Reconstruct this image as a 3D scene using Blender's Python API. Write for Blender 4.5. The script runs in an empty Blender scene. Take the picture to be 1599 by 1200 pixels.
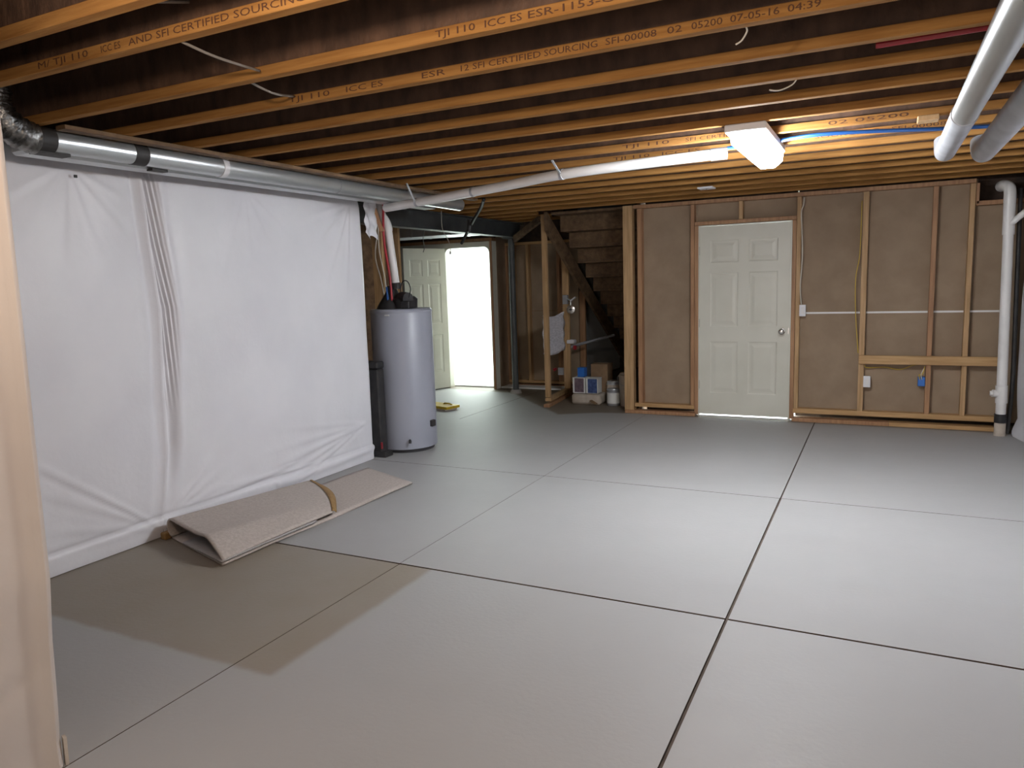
import bpy, bmesh, math, random
from mathutils import Vector, Matrix, noise
random.seed(4)
PI = math.pi
SC = bpy.context.scene
COL = SC.collection

# ------------------------------------------------------------------ camera, world, lights, exposure
cam_d = bpy.data.cameras.new('camera'); cam = bpy.data.objects.new('camera', cam_d); COL.objects.link(cam)
cam_d.sensor_width = 36; cam_d.lens = 25.907; cam_d.clip_start = .02
RT = Vector((0.89486125, 0.44518119, -0.0322033)); DN = Vector((0.03193954, -0.13583168, -0.99021696)); FW = Vector((-0.44520019, 0.88507822, -0.13576939))
m3 = Matrix((RT, -DN, -FW)).transposed()
cam.matrix_world = Matrix.Translation((0, 0, 1.52)) @ m3.to_4x4()
SC.camera = cam
SC.view_settings.view_transform = 'Standard'; SC.view_settings.look = 'None'
SC.view_settings.gamma = 1; SC.view_settings.use_curve_mapping = False
SC.view_settings.exposure = 0.0
w = bpy.data.worlds.new('world'); SC.world = w; w.use_nodes = True
w.node_tree.nodes['Background'].inputs[0].default_value = (.75, .85, 1, 1)
w.node_tree.nodes['Background'].inputs[1].default_value = 0.6

def area(name, loc, rot, sx, sy, power, color):
    d = bpy.data.lights.new(name, 'AREA'); d.shape = 'RECTANGLE'; d.size = sx; d.size_y = sy; d.energy = power; d.color = color
    o = bpy.data.objects.new(name, d); COL.objects.link(o); o.location = loc; o.rotation_euler = rot; return o
def point(name, loc, r, power, color):
    d = bpy.data.lights.new(name, 'POINT'); d.shadow_soft_size = r; d.energy = power; d.color = color
    o = bpy.data.objects.new(name, d); COL.objects.link(o); o.location = loc; return o
# unseen broad warm area light added behind the camera
area('rear_fill_light', (-0.9, -2.85, 1.35), (PI/2, 0, 0), 3.0, 1.7, 55, (1, .90, .83))
# bare warm bulb under the joists just above the top edge of the frame
point('bulb_light', (-1.05, 0.92, 2.17), .05, 62, (1, .80, .63))
# daylight in the finished room beyond the doorway
area('far_room_daylight', (-5.6, 11.6, 2.2), (0, 0, 0), 2.2, 1.8, 150, (.92, 1, .97))
area('far_room_window', (-5.6, 12.8, 1.3), (-PI/2, 0, 0), 1.8, 1.8, 110, (.9, 1, .98))
# daylight behind the white door, seen as the bright gap under it
area('porch_daylight', (-1.3, 9.2, 1.9), (0, 0, 0), 1.2, 1.0, 400, (.85, .95, 1))

# ------------------------------------------------------------------ helpers
def tag(o, label=None, cat=None, group=None, kind=None):
    if label: o['label'] = label
    if cat: o['category'] = cat
    if group: o['group'] = group
    if kind: o['kind'] = kind
    return o
def empty(name, loc=(0, 0, 0), label=None, cat=None, group=None, rz=0):
    o = bpy.data.objects.new(name, None); COL.objects.link(o); o.location = loc; o.rotation_euler = (0, 0, rz)
    o.empty_display_size = .05
    return tag(o, label, cat, group)
def link(name, bm, mat, parent=None, smooth=None, loc=None):
    me = bpy.data.meshes.new(name); bm.normal_update(); bm.to_mesh(me); bm.free()
    me.materials.append(mat)
    o = bpy.data.objects.new(name, me); COL.objects.link(o)
    if loc: o.location = loc
    if parent: o.parent = parent
    if smooth is not None:
        for p in me.polygons: p.use_smooth = True
        if smooth < 180:
            try: me.set_sharp_from_angle(angle=math.radians(smooth))
            except Exception: pass
    return o
def wparent(o, parent):
    """keep world coordinates built into the mesh while parenting to an object at a location"""
    o.parent = parent; o.matrix_parent_inverse = Matrix.Translation(parent.location).inverted() if parent.rotation_euler.z == 0 else parent.matrix_basis.inverted()
    return o
def box(bm, x0, x1, y0, y1, z0, z1, bev=0, M=None):
    vs = [bm.verts.new((x, y, z)) for x in (x0, x1) for y in (y0, y1) for z in (z0, z1)]
    f = [bm.faces.new([vs[i] for i in q]) for q in ((0, 1, 3, 2), (4, 6, 7, 5), (0, 4, 5, 1), (2, 3, 7, 6), (0, 2, 6, 4), (1, 5, 7, 3))]
    if bev:
        es = list({e for q in f for e in q.edges})
        r = bmesh.ops.bevel(bm, geom=es, offset=bev, segments=1, affect='EDGES')
        vs = list({v for v in bm.verts if v in set(r['verts'])} | {v for v in vs if v.is_valid})
    if M is not None:
        for v in vs: v.co = M @ v.co
    return bm
def bx(*a, **k): return box(bmesh.new(), *a, **k)
def tube(bm, pts, r, n=12, cap=True):
    pts = [Vector(p) for p in pts]; R = r if isinstance(r, (list, tuple)) else [r]*len(pts)
    rings = []; up = None
    for i, p in enumerate(pts):
        t = (pts[min(i+1, len(pts)-1)] - pts[max(i-1, 0)]).normalized()
        if up is None:
            up = Vector((0, 0, 1)) if abs(t.z) < .9 else Vector((1, 0, 0))
        a = t.cross(up).normalized(); up = a.cross(t).normalized()
        rings.append([bm.verts.new(p + (a*math.cos(k*2*PI/n) + up*math.sin(k*2*PI/n))*R[i]) for k in range(n)])
    for A, B in zip(rings, rings[1:]):
        for k in range(n): bm.faces.new((A[k], A[(k+1) % n], B[(k+1) % n], B[k]))
    if cap:
        bm.faces.new(rings[0][::-1]); bm.faces.new(rings[-1])
    return bm
def tb(*a, **k): return tube(bmesh.new(), *a, **k)
def lathe(bm, prof, cx=0, cy=0, n=32):
    rings = []
    for r, z in prof:
        rings.append([bm.verts.new((cx + r*math.cos(k*2*PI/n), cy + r*math.sin(k*2*PI/n), z)) for k in range(n)])
    for A, B in zip(rings, rings[1:]):
        for k in range(n): bm.faces.new((A[k], A[(k+1) % n], B[(k+1) % n], B[k]))
    bm.faces.new(rings[0][::-1]); bm.faces.new(rings[-1]); return bm
def smooth_path(pts, k=6):
    P = [Vector(p) for p in pts]; out = []
    for i in range(len(P)-1):
        a, b, c, d = P[max(i-1, 0)], P[i], P[i+1], P[min(i+2, len(P)-1)]
        for j in range(k):
            t = j/k
            out.append(.5*((2*b) + (c-a)*t + (2*a-5*b+4*c-d)*t*t + (3*b-a-3*c+d)*t**3))
    out.append(P[-1]); return out
def beam_between(p, q, w, h, up=(0, 0, 1)):
    p, q = Vector(p), Vector(q); t = (q-p).normalized(); a = t.cross(Vector(up)).normalized(); u = a.cross(t)
    bm = bmesh.new(); V = []
    for c in (p, q):
        for s, z in ((-1, -1), (1, -1), (1, 1), (-1, 1)): V.append(bm.verts.new(c + a*s*w/2 + u*z*h/2))
    for f in ((0, 1, 2, 3), (7, 6, 5, 4), (0, 4, 5, 1), (1, 5, 6, 2), (2, 6, 7, 3), (3, 7, 4, 0)): bm.faces.new([V[i] for i in f])
    bmesh.ops.recalc_face_normals(bm, faces=bm.faces)
    return bm

# ------------------------------------------------------------------ materials
def mat(name, c1, c2=None, rough=.6, scale=8, stretch=(1, 1, 1), metal=0, bump=0, bscale=None, spec=.5, detail=4, emit=None, estr=0, coat=0, trans=0, contrast=(.35, .65)):
    m = bpy.data.materials.new(name); m.use_nodes = True; nt = m.node_tree; N = nt.nodes; L = nt.links
    b = N['Principled BSDF']; b.inputs['Roughness'].default_value = rough; b.inputs['Metallic'].default_value = metal
    b.inputs['Specular IOR Level'].default_value = spec; b.inputs['Coat Weight'].default_value = coat
    tc = N.new('ShaderNodeTexCoord'); mp = N.new('ShaderNodeMapping'); mp.inputs['Scale'].default_value = stretch
    L.new(tc.outputs['Object'], mp.inputs[0])
    nz = N.new('ShaderNodeTexNoise'); nz.inputs['Scale'].default_value = scale; nz.inputs['Detail'].default_value = detail; L.new(mp.outputs[0], nz.inputs[0])
    if c2 is not None:
        r = N.new('ShaderNodeValToRGB'); r.color_ramp.elements[0].position = contrast[0]; r.color_ramp.elements[1].position = contrast[1]
        r.color_ramp.elements[0].color = (*c1, 1); r.color_ramp.elements[1].color = (*c2, 1)
        L.new(nz.outputs[0], r.inputs[0]); L.new(r.outputs[0], b.inputs['Base Color'])
    else: b.inputs['Base Color'].default_value = (*c1, 1)
    if bump:
        n2 = N.new('ShaderNodeTexNoise'); n2.inputs['Scale'].default_value = bscale or scale*4; n2.inputs['Detail'].default_value = 3; L.new(mp.outputs[0], n2.inputs[0])
        bp = N.new('ShaderNodeBump'); bp.inputs['Strength'].default_value = bump; bp.inputs['Distance'].default_value = .01
        L.new(n2.outputs[0], bp.inputs['Height']); L.new(bp.outputs[0], b.inputs['Normal'])
    if emit:
        b.inputs['Emission Color'].default_value = (*emit, 1); b.inputs['Emission Strength'].default_value = estr
    return m
M = {}
M['flange'] = mat('pine_flange', (.27, .125, .036), (.385, .195, .060), .85, 3, (1, 14, 14), spec=.1, bump=.15)
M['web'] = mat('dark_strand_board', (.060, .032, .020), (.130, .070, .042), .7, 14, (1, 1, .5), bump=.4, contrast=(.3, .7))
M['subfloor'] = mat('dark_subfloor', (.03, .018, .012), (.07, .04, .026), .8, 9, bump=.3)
M['stud'] = mat('pine_stud', (.36, .22, .10), (.50, .32, .16), .6, 3, (12, 12, 1), bump=.15)
M['stud_red'] = mat('reddish_pine_stud', (.29, .15, .075), (.40, .22, .11), .6, 3, (12, 12, 1), bump=.15)
M['studh'] = mat('pine_plate', (.38, .22, .09), (.50, .31, .14), .6, 3, (1, 12, 12), bump=.15)
M['kraft'] = mat('brown_drywall_paper', (.265, .19, .125), (.312, .228, .153), .85, 5, bump=.08, bscale=160)
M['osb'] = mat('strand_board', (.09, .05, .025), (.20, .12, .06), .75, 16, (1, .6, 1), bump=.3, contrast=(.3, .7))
M['white_paint'] = mat('door_paint', (.58, .57, .49), (.62, .61, .53), .4, 3)
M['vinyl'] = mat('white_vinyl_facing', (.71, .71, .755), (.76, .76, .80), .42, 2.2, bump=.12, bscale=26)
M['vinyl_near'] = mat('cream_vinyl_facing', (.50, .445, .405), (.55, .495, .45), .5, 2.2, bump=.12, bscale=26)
M['concrete'] = mat('grey_concrete', (.28, .26, .24), (.36, .34, .31), .85, 6, bump=.3)
M['joint'] = mat('joint_filler', (.085, .062, .048), (.12, .09, .07), .9, 20)
M['galv'] = mat('galvanised_steel', (.50, .53, .54), (.60, .63, .64), .30, 7, (1, .2, 1), metal=.75, bump=.04)
M['galv_dull'] = mat('dull_galvanised_steel', (.42, .43, .46), (.5, .51, .54), .45, 7, metal=.55)
M['foil'] = mat('foil_flex', (.08, .08, .08), (.34, .34, .33), .35, 14, metal=.9, bump=.9, bscale=30)
M['black_tape'] = mat('black_tape', (.018, .017, .017), (.035, .032, .03), .6, 10)
M['pvc'] = mat('white_pvc', (.70, .69, .68), (.76, .75, .74), .35, 4)
M['tank'] = mat('grey_enamel', (.30, .315, .37), (.33, .345, .40), .38, 2)
M['tank_dark'] = mat('dark_grey_plastic', (.05, .05, .055), None, .5)
M['black'] = mat('black_plastic', (.012, .012, .014), (.03, .028, .028), .55, 12)
M['steel'] = mat('dark_painted_steel', (.045, .05, .052), (.075, .08, .08), .5, 5, bump=.1)
M['red'] = mat('red_pex', (.35, .02, .03), None, .4)
M['blue'] = mat('blue_pex', (.02, .10, .34), None, .4)
M['blue_box'] = mat('blue_plastic_box', (.02, .13, .45), None, .45)
M['yellow'] = mat('yellow_plastic', (.62, .42, .02), (.72, .52, .04), .45, 30)
M['yellow_wire'] = mat('yellow_cable', (.55, .38, .04), None, .5)
M['white_wire'] = mat('white_cable', (.62, .58, .5), None, .5)
M['white_pl'] = mat('white_plastic', (.72, .72, .74), None, .4)
M['chrome'] = mat('satin_nickel', (.6, .58, .55), None, .22, metal=1)
M['brass'] = mat('aged_metal_hinge', (.35, .33, .30), None, .4, metal=1)
M['carpet'] = mat('beige_carpet_backing', (.44, .385, .345), (.52, .46, .42), .95, 60, bump=.4, bscale=240)
M['pad'] = mat('grey_ribbed_pad', (.34, .32, .32), (.46, .44, .43), .95, 50, (.2, 6, 1), bump=.4)
M['tan_edge'] = mat('brown_tape_edge', (.26, .15, .05), (.33, .20, .08), .7, 20)
M['ink'] = mat('black_ink', (.09, .035, .015), None, .8)
M['kboard'] = mat('brown_cardboard', (.22, .14, .08), (.28, .18, .10), .85, 10)
M['cream'] = mat('cream_cloth', (.42, .36, .30), (.5, .44, .37), .9, 12, bump=.3)
M['room_white'] = mat('white_room_paint', (.82, .84, .82), None, .8)
M['lamp'] = mat('lamp_diffuser', (1, 1, 1), None, .5, emit=(.93, .96, 1), estr=166)
M['bulb'] = mat('bulb_glass', (1, 1, 1), None, .5, emit=(1, .8, .6), estr=20)
M['towel'] = mat('pale_fibre_sheet', (.60, .58, .62), (.78, .76, .80), .9, 22, (1, 1, 3), bump=.5)
M['dull_wire'] = mat('grey_brown_cable', (.20, .17, .14), None, .6)  # darker grey-brown cable colour for the upper-left joist bays
M['copper'] = mat('dull_copper', (.32, .16, .08), None, .4, metal=.8)
M['paper'] = mat('white_paper_label', (.7, .7, .68), None, .7)
M['navy'] = mat('navy_print', (.02, .04, .13), (.06, .10, .24), .6, 30)
M['purple'] = mat('dusty_purple_print', (.10, .07, .09), (.17, .12, .14), .6, 30)

# floor paint with the carpet-shaped stain and the bare strip near the framing
def floor_mat():
    m = bpy.data.materials.new('painted_concrete_floor'); m.use_nodes = True; nt = m.node_tree; N = nt.nodes; L = nt.links
    b = N['Principled BSDF']
    g = N.new('ShaderNodeNewGeometry'); sp = N.new('ShaderNodeSeparateXYZ'); L.new(g.outputs['Position'], sp.inputs[0])
    def math_(op, a, bb=None, c=None):
        n = N.new('ShaderNodeMath'); n.operation = op
        for i, v in enumerate((a, bb, c)):
            if v is None: continue
            if isinstance(v, (int, float)): n.inputs[i].default_value = v
            else: L.new(v, n.inputs[i])
        return n.outputs[0]
    X, Y = sp.outputs[0], sp.outputs[1]
    nz = N.new('ShaderNodeTexNoise'); nz.inputs['Scale'].default_value = 1.3; nz.inputs['Detail'].default_value = 5; L.new(g.outputs['Position'], nz.inputs[0])
    nf = N.new('ShaderNodeTexNoise'); nf.inputs['Scale'].default_value = 9; nf.inputs['Detail'].default_value = 6; L.new(g.outputs['Position'], nf.inputs[0])
    w_ = math_('MULTIPLY_ADD', nf.outputs[0], .025, -.0125)
    def step(v, e, soft):   # 1 when v>e
        n = N.new('ShaderNodeMapRange'); n.interpolation_type = 'SMOOTHSTEP'; L.new(v, n.inputs[0])
        n.inputs[1].default_value = e-soft; n.inputs[2].default_value = e+soft; return n.outputs[0]
    Yw = math_('ADD', Y, w_); Xw = math_('ADD', X, w_)
    st = math_('MULTIPLY', math_('SUBTRACT', 1, step(Xw, -2.13, .025)), step(Yw, 2.01, .02))
    st = math_('MULTIPLY', st, math_('SUBTRACT', 1, step(Y, 3.2, .006)))
    stm = math_('MULTIPLY', st, math_('MULTIPLY_ADD', nz.outputs[0], .6, .45))
    # faint second band of the stain past the joint
    cr = N.new('ShaderNodeFloatCurve'); cv = cr.mapping.curves[0]
    pts = [(-6, 9.3), (-5.2, 9.15), (-4.57, 9.1), (-3.9, 8.35), (-3.3, 7.72), (-2.9, 7.95), (-2.45, 8.02), (-1.8, 7.98), (1.2, 7.98)]
    P = [((x+6)/7.2, (y-7)/3) for x, y in pts]
    while len(cv.points) < len(P): cv.points.new(.5, .5)
    for q, (a, bb) in zip(cv.points, P): q.location = (a, bb); q.handle_type = 'VECTOR'
    cr.mapping.update()
    mr = N.new('ShaderNodeMapRange'); L.new(X, mr.inputs[0]); mr.inputs[1].default_value = -6; mr.inputs[2].default_value = 1.2; L.new(mr.outputs[0], cr.inputs['Value'])
    edge = math_('MULTIPLY_ADD', cr.outputs[0], 3, 7)
    d = math_('SUBTRACT', Yw, edge); bare = step(d, 0, .05)
    def mix(f, a, bb):
        n = N.new('ShaderNodeMix'); n.data_type = 'RGBA'
        if isinstance(f, float): n.inputs[0].default_value = f
        else: L.new(f, n.inputs[0])
        for i, v in ((6, a), (7, bb)):
            if isinstance(v, tuple): n.inputs[i].default_value = (*v, 1)
            else: L.new(v, n.inputs[i])
        return n.outputs[2]
    base = mix(nz.outputs[0], (.325, .322, .318), (.375, .372, .368))
    base = mix(stm, base, (.23, .185, .13))
    base = mix(bare, base, (.17, .135, .10))
    L.new(base, b.inputs['Base Color'])
    b.inputs['Specular IOR Level'].default_value = .5
    L.new(math_('MULTIPLY_ADD', nf.outputs[0], .10, .50), b.inputs['Roughness'])
    n3 = N.new('ShaderNodeTexNoise'); n3.inputs['Scale'].default_value = 45; n3.inputs['Detail'].default_value = 4; L.new(g.outputs['Position'], n3.inputs[0])
    bp = N.new('ShaderNodeBump'); bp.inputs['Strength'].default_value = .12; bp.inputs['Distance'].default_value = .01; L.new(n3.outputs[0], bp.inputs['Height']); L.new(bp.outputs[0], b.inputs['Normal'])
    return m
M['floor'] = floor_mat()

# ------------------------------------------------------------------ floor: slab panels with recessed joints
floor = link('floor', bx(-7.2, 1.6, -3.0, 12.3, -.15, -.012), M['joint']); tag(floor, 'grey painted concrete basement floor with control joints', kind='structure')
def slab(x0, x1, y0, y1):
    bm = bx(x0, x1, y0, y1, -.015, 0); bmesh.ops.recalc_face_normals(bm, faces=bm.faces)
    o = link('slab', bm, M['floor'], floor); o.data.materials.append(M['joint'])
    for p in o.data.polygons:
        if p.normal.z < .5: p.material_index = 1   # bare cut faces of the joint
    return o
for (x0, x1, y0, y1) in [(-7.2, -2.342, -3, 3.193), (-2.337, -.582, -3, 3.193), (-.568, 1.6, -3, 3.193),
                         (-7.2, -2.345, 3.207, 5.172), (-2.342, -.582, 3.207, 5.172), (-.568, 1.6, 3.207, 5.172),
                         (-7.2, -2.345, 5.178, 7.13), (-2.342, -.580, 5.178, 12.3), (-.570, 1.6, 5.178, 12.3), (-7.2, -4.273, 7.13, 12.3), (-4.267, -2.345, 7.13, 12.3)]:
    slab(x0, x1, y0, y1)

# ------------------------------------------------------------------ ceiling: subfloor deck and I-joists
ZJ = 2.33
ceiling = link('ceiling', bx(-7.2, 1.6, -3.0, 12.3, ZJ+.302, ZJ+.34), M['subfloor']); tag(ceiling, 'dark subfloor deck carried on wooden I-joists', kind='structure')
YE = [.30, .71, 1.12, 1.535, 1.795, 2.27, 2.655, 3.08, 3.46, 3.865, 4.28, 4.69, 5.10, 5.50, 5.88, 6.28, 6.69, 7.10, 7.50, 7.93]
XL, XR = -6.9, 1.5
def text_mesh(s, size, spacing=1.0):
    c = bpy.data.curves.new('t', 'FONT'); c.body = s; c.size = size; c.space_character = spacing; c.resolution_u = 2
    o = bpy.data.objects.new('t', c); COL.objects.link(o)
    bpy.context.view_layer.update()
    me = bpy.data.meshes.new_from_object(o.evaluated_get(bpy.context.evaluated_depsgraph_get()))
    COL.objects.unlink(o); bpy.data.objects.remove(o); return me
def lettering(parent, pieces, y, z, size, name='printed_lettering', m=None):
    """pieces: (text, x0, x1): printed flat on a face looking towards -Y"""
    bm = bmesh.new()
    for s, x0, x1 in pieces:
        me = text_mesh(s, size); b2 = bmesh.new(); b2.from_mesh(me)
        xs = [v.co.x for v in b2.verts]; k = (x1-x0)/(max(xs)-min(xs))
        for v in b2.verts: v.co = Vector((x0+(v.co.x-min(xs))*k, y, z+v.co.y))
        tmp = bpy.data.meshes.new('tmp'); b2.to_mesh(tmp); b2.free(); bm.from_mesh(tmp); bpy.data.meshes.remove(tmp); bpy.data.meshes.remove(me)
    return link(name, bm, m or M['ink'], parent)
fl_me = None; web_me = None; top_me = None
joists = {}
for i, ye in enumerate(YE):
    yc = ye - .0225
    if web_me is None:
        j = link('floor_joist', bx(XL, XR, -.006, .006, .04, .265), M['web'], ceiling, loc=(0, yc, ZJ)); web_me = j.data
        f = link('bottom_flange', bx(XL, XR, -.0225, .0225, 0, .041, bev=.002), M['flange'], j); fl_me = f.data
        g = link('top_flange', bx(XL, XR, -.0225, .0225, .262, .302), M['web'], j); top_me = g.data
    else:
        j = bpy.data.objects.new('floor_joist', web_me); COL.objects.link(j); j.parent = ceiling; j.location = (0, yc, ZJ)
        f = bpy.data.objects.new('bottom_flange', fl_me); COL.objects.link(f); f.parent = j
        g = bpy.data.objects.new('top_flange', top_me); COL.objects.link(g); g.parent = j
    joists[ye] = j
wm = fm = tm = None
for ye in (8.34, 8.75, 9.15):      # shorter joists left of the stair opening
    if wm is None:
        j = link('floor_joist', bx(XL, -3.76, -.006, .006, .04, .265), M['web'], ceiling, loc=(0, ye-.0225, ZJ)); wm = j.data
        fm = link('bottom_flange', bx(XL, -3.76, -.0225, .0225, 0, .041, bev=.002), M['flange'], j).data
        tm = link('top_flange', bx(XL, -3.76, -.0225, .0225, .262, .302), M['web'], j).data
    else:
        j = bpy.data.objects.new('floor_joist', wm); COL.objects.link(j); j.parent = ceiling; j.location = (0, ye-.0225, ZJ)
        for n_, me_ in (('bottom_flange', fm), ('top_flange', tm)):
            f = bpy.data.objects.new(n_, me_); COL.objects.link(f); f.parent = j
yy = -.0245; zz = .010
lettering(joists[1.795], [('M/ TJI 110', -2.75, -2.47), ('ICC ES', -2.40, -2.30), ('AND SFI CERTIFIED', -2.26, -1.80), ('SOURCING', -1.78, -1.50)], yy, zz, .032)
lettering(joists[2.27], [('TJI 110', -1.363, -1.211), ('ICC ES', -1.175, -1.042), ('ESR-1153-CC', -1.02, -.70)], yy, zz, .032)
lettering(joists[2.655], [('TJI 110', -2.37, -2.139), ('ICC ES', -2.05, -1.86), ('ESR', -1.67, -1.56), ('12 SFI CERTIFIED', -1.49, -1.15), ('SOURCING', -1.136, -.93), ('SFI-00008', -.90, -.717), ('02', -.68, -.63), ('05200', -.598, -.497), ('07-05-16', -.472, -.32), ('04:39', -.295, -.198)], yy, zz, .032)
lettering(joists[4.69], [('TJI 110', -1.5, -1.2), ('SFI CERTIFIED', -1.1, -.75), ('02 05200', -.3, .1)], yy, zz, .03)
lettering(joists[5.10], [('TJI 110   ICC ES', -1.7, -1.1), ('SOURCING   SFI-00008', -.4, .3)], yy, zz, .03)
# nailer board under the joist ends beside the left duct
nb = link('joist_end_nailer', bx(-3.54, -3.47, 2.30, 6.3, ZJ-.022, ZJ-.001, bev=.002), M['osb'], ceiling)

# ------------------------------------------------------------------ walls: shell
def struct(name, bm, m, label=None):
    o = link(name, bm, m); tag(o, label, kind='structure'); return o
wl = struct('wall_left', bx(-4.32, -4.12, 1.45, 5.17, 0, ZJ), M['concrete'], 'concrete foundation wall behind the white insulation sheets')
wn = struct('wall_near_left', bx(-2.62, -2.44, -3.0, 1.27, 0, ZJ), M['concrete'], 'short concrete return wall at the left edge')
for n_, a in (('wall_outer_left', (-7.35, -7.2, -3.0, 13.4, -.1, 2.7)), ('wall_behind', (-7.2, 1.6, -3.15, -3.0, -.1, 2.7)), ('wall_right', (1.30, 1.6, -3.0, 8.9, -.1, 2.7)), ):
    struct(n_, bx(*a), M['concrete'])
# far wall: brown drywall backs with a notch at top right
wb = struct('wall_back', bmesh.new(), M['kraft'], 'stud wall with brown drywall paper showing between the studs')
def child(o_parent, name, bm, m, label=None, smooth=None):
    o = link(name, bm, m, o_parent, smooth); 
    if label: tag(o, label)
    return o
Yd = 8.15
for a in ((-2.46, -1.80, .07, ZJ), (-1.80, -.80, 2.08, ZJ), (-.80, .42, .07, ZJ), (.421, .76, .07, ZJ), (.76, 1.30, .07, 2.13)):
    child(wb, 'drywall_panel', bx(a[0]+.001, a[1]-.001, Yd, Yd+.0125, a[2], a[3]), M['kraft'])
child(wb, 'outer_sheathing', bx(-2.40, -1.80, 8.24, 8.27, 0, 2.64), M['subfloor']); child(wb, 'outer_sheathing', bx(-.80, 1.3, 8.40, 8.43, 0, 2.64), M['subfloor'])
child(wb, 'outer_sheathing', bx(-1.80, -.80, 8.24, 8.27, 2.08, 2.64), M['subfloor'])
# members: (name, x0,x1,z0,z1, mat)
mem = [('stud', -2.61, -2.50, .02, ZJ-.002, 'stud'), ('stud', -2.445, -2.395, .10, ZJ-.045, 'stud_red'),
       ('stud', -1.855, -1.815, .10, ZJ-.045, 'stud_red'), ('stud', -1.812, -1.772, .02, 2.06, 'stud_red'),
       ('stud', -.828, -.790, .02, 2.06, 'stud_red'), ('stud', -.787, -.747, .10, ZJ-.045, 'stud'),
       ('stud', -.187, -.137, .12, ZJ-.045, 'stud'), ('stud', .402, .444, .12, ZJ-.045, 'stud_red'), ('stud', .696, .738, .12, ZJ-.045, 'stud'),
       ('cripple', -1.355, -1.315, 2.102, ZJ-.045, 'stud'), ('stud', .742, .768, 2.10, ZJ-.045, 'stud_red')]
for n_, x0, x1, z0, z1, m_ in mem:
    child(wb, n_, bx(x0, x1, 8.06, 8.149, z0, z1, bev=.002), M[m_])
child(wb, 'door_header', bx(-1.812, -.79, 8.06, 8.149, 2.062, 2.10, bev=.002), M['stud_red'])
child(wb, 'blocking', bx(-.185, .99, 8.022, 8.059, .615, .700, bev=.002), M['studh'])
child(wb, 'top_plate', bx(-2.49, .74, 8.06, 8.149, ZJ-.042, ZJ-.003, bev=.002), M['stud_red'])
child(wb, 'notch_sill', bx(.745, 1.2, 8.06, 8.149, 2.085, 2.125, bev=.002), M['stud_red'])
child(wb, 'bottom_plate', bx(-2.49, -1.815, 8.055, 8.149, .075, .118, bev=.002), M['studh'])
child(wb, 'bottom_plate', bx(-.79, 1.0, 8.055, 8.149, .085, .135, bev=.002), M['studh'])
child(wb, 'floor_plate', bx(-2.6, -1.80, 8.03, 8.149, .0, .036, bev=.002), M['stud_red'])
child(wb, 'floor_plate', bx(-.80, .10, 8.03, 8.149, .0, .038, bev=.002), M['stud_red'])
child(wb, 'floor_plate', bx(.102, .98, 8.03, 8.149, .0, .038, bev=.002), M['studh'])
# chalk-pale taped seam across the panels
child(wb, 'panel_seam', bx(-.745, -.19, 8.1475, 8.1495, 1.108, 1.126), M['pvc'])
child(wb, 'panel_seam', bx(-.135, .40, 8.1475, 8.1495, 1.108, 1.126), M['pvc'])
child(wb, 'panel_seam', bx(.445, .695, 8.1475, 8.1495, 1.108, 1.126), M['pvc'])
child(wb, 'panel_seam', bx(.74, 1.05, 8.1475, 8.1495, 1.108, 1.126), M['pvc'])
# the wall's continuation past the bay under the stairs (dark)
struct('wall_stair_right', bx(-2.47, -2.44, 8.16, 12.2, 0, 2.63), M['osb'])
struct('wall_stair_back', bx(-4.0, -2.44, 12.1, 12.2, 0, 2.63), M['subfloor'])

# ------------------------------------------------------------------ six-panel door in the far wall
def panel_door(name, W, H, T):
    """built in local coords: x 0..W, y 0..T (front at y=0, faces -Y), z 0..H"""
    bm = bmesh.new()
    st = .115 if W > .8 else .10; mu = .105 if W > .8 else .09; pw = (W-2*st-mu)/2
    xs = [0, st, st+pw, st+pw+mu, W-st, W]
    zs = [0, .235, .795, .955, 1.53, 1.635, 1.87, H]
    vg = {}
    for i, x in enumerate(xs):
        for k, z in enumerate(zs): vg[i, k] = bm.verts.new((x, 0, z))
    for i in range(5):
        for k in range(7):
            q = [vg[i, k], vg[i+1, k], vg[i+1, k+1], vg[i, k+1]]
            if i in (1, 3) and k in (1, 3, 5):
                x0, x1, z0, z1 = xs[i], xs[i+1], zs[k], zs[k+1]
                prev = q
                for ins, dep in ((.012, .0045), (.030, .0045), (.060, .001)):
                    r = [bm.verts.new(p) for p in ((x0+ins, dep, z0+ins), (x1-ins, dep, z0+ins), (x1-ins, dep, z1-ins), (x0+ins, dep, z1-ins))]
                    for a in range(4): bm.faces.new((prev[a], prev[(a+1) % 4], r[(a+1) % 4], r[a]))
                    prev = r
                bm.faces.new(prev)
            else: bm.faces.new(q)
    box(bm, 0, W, .0125, T, 0, H)
    # rim
    V = [bm.verts.new(p) for p in ((0, 0, 0), (W, 0, 0), (W, 0, H), (0, 0, H), (0, .0125, 0), (W, .0125, 0), (W, .0125, H), (0, .0125, H))]
    for a in range(4): bm.faces.new((V[a], V[(a+1) % 4], V[4+(a+1) % 4], V[4+a]))
    return bm
d1 = empty('door_1', (-1.762, 8.075, .028)); tag(d1, 'closed six-panel cream door in the brown stud wall', kind='structure')
child(d1, 'door_slab', panel_door('door', .915, 2.02, .04), M['white_paint'])
kb = child(d1, 'door_knob', lathe(bmesh.new(), [(.031, 0), (.032, .006), (.014, .012), (.012, .035), (.024, .042), (.030, .055), (.028, .068), (.015, .074)], n=20), M['chrome'], 'satin nickel round knob', 60)
kb.rotation_euler = (PI/2, 0, 0); kb.location = (.848, 0, .905)
child(d1, 'latch_plate', bx(.908, .916, -.004, .0, .88, .94), M['chrome'])
for z in (.28, .95, 1.72): child(d1, 'hinge', tb([(-.004, -.006, z), (-.004, -.006, z+.09)], .007, 8), M['brass'])
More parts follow.
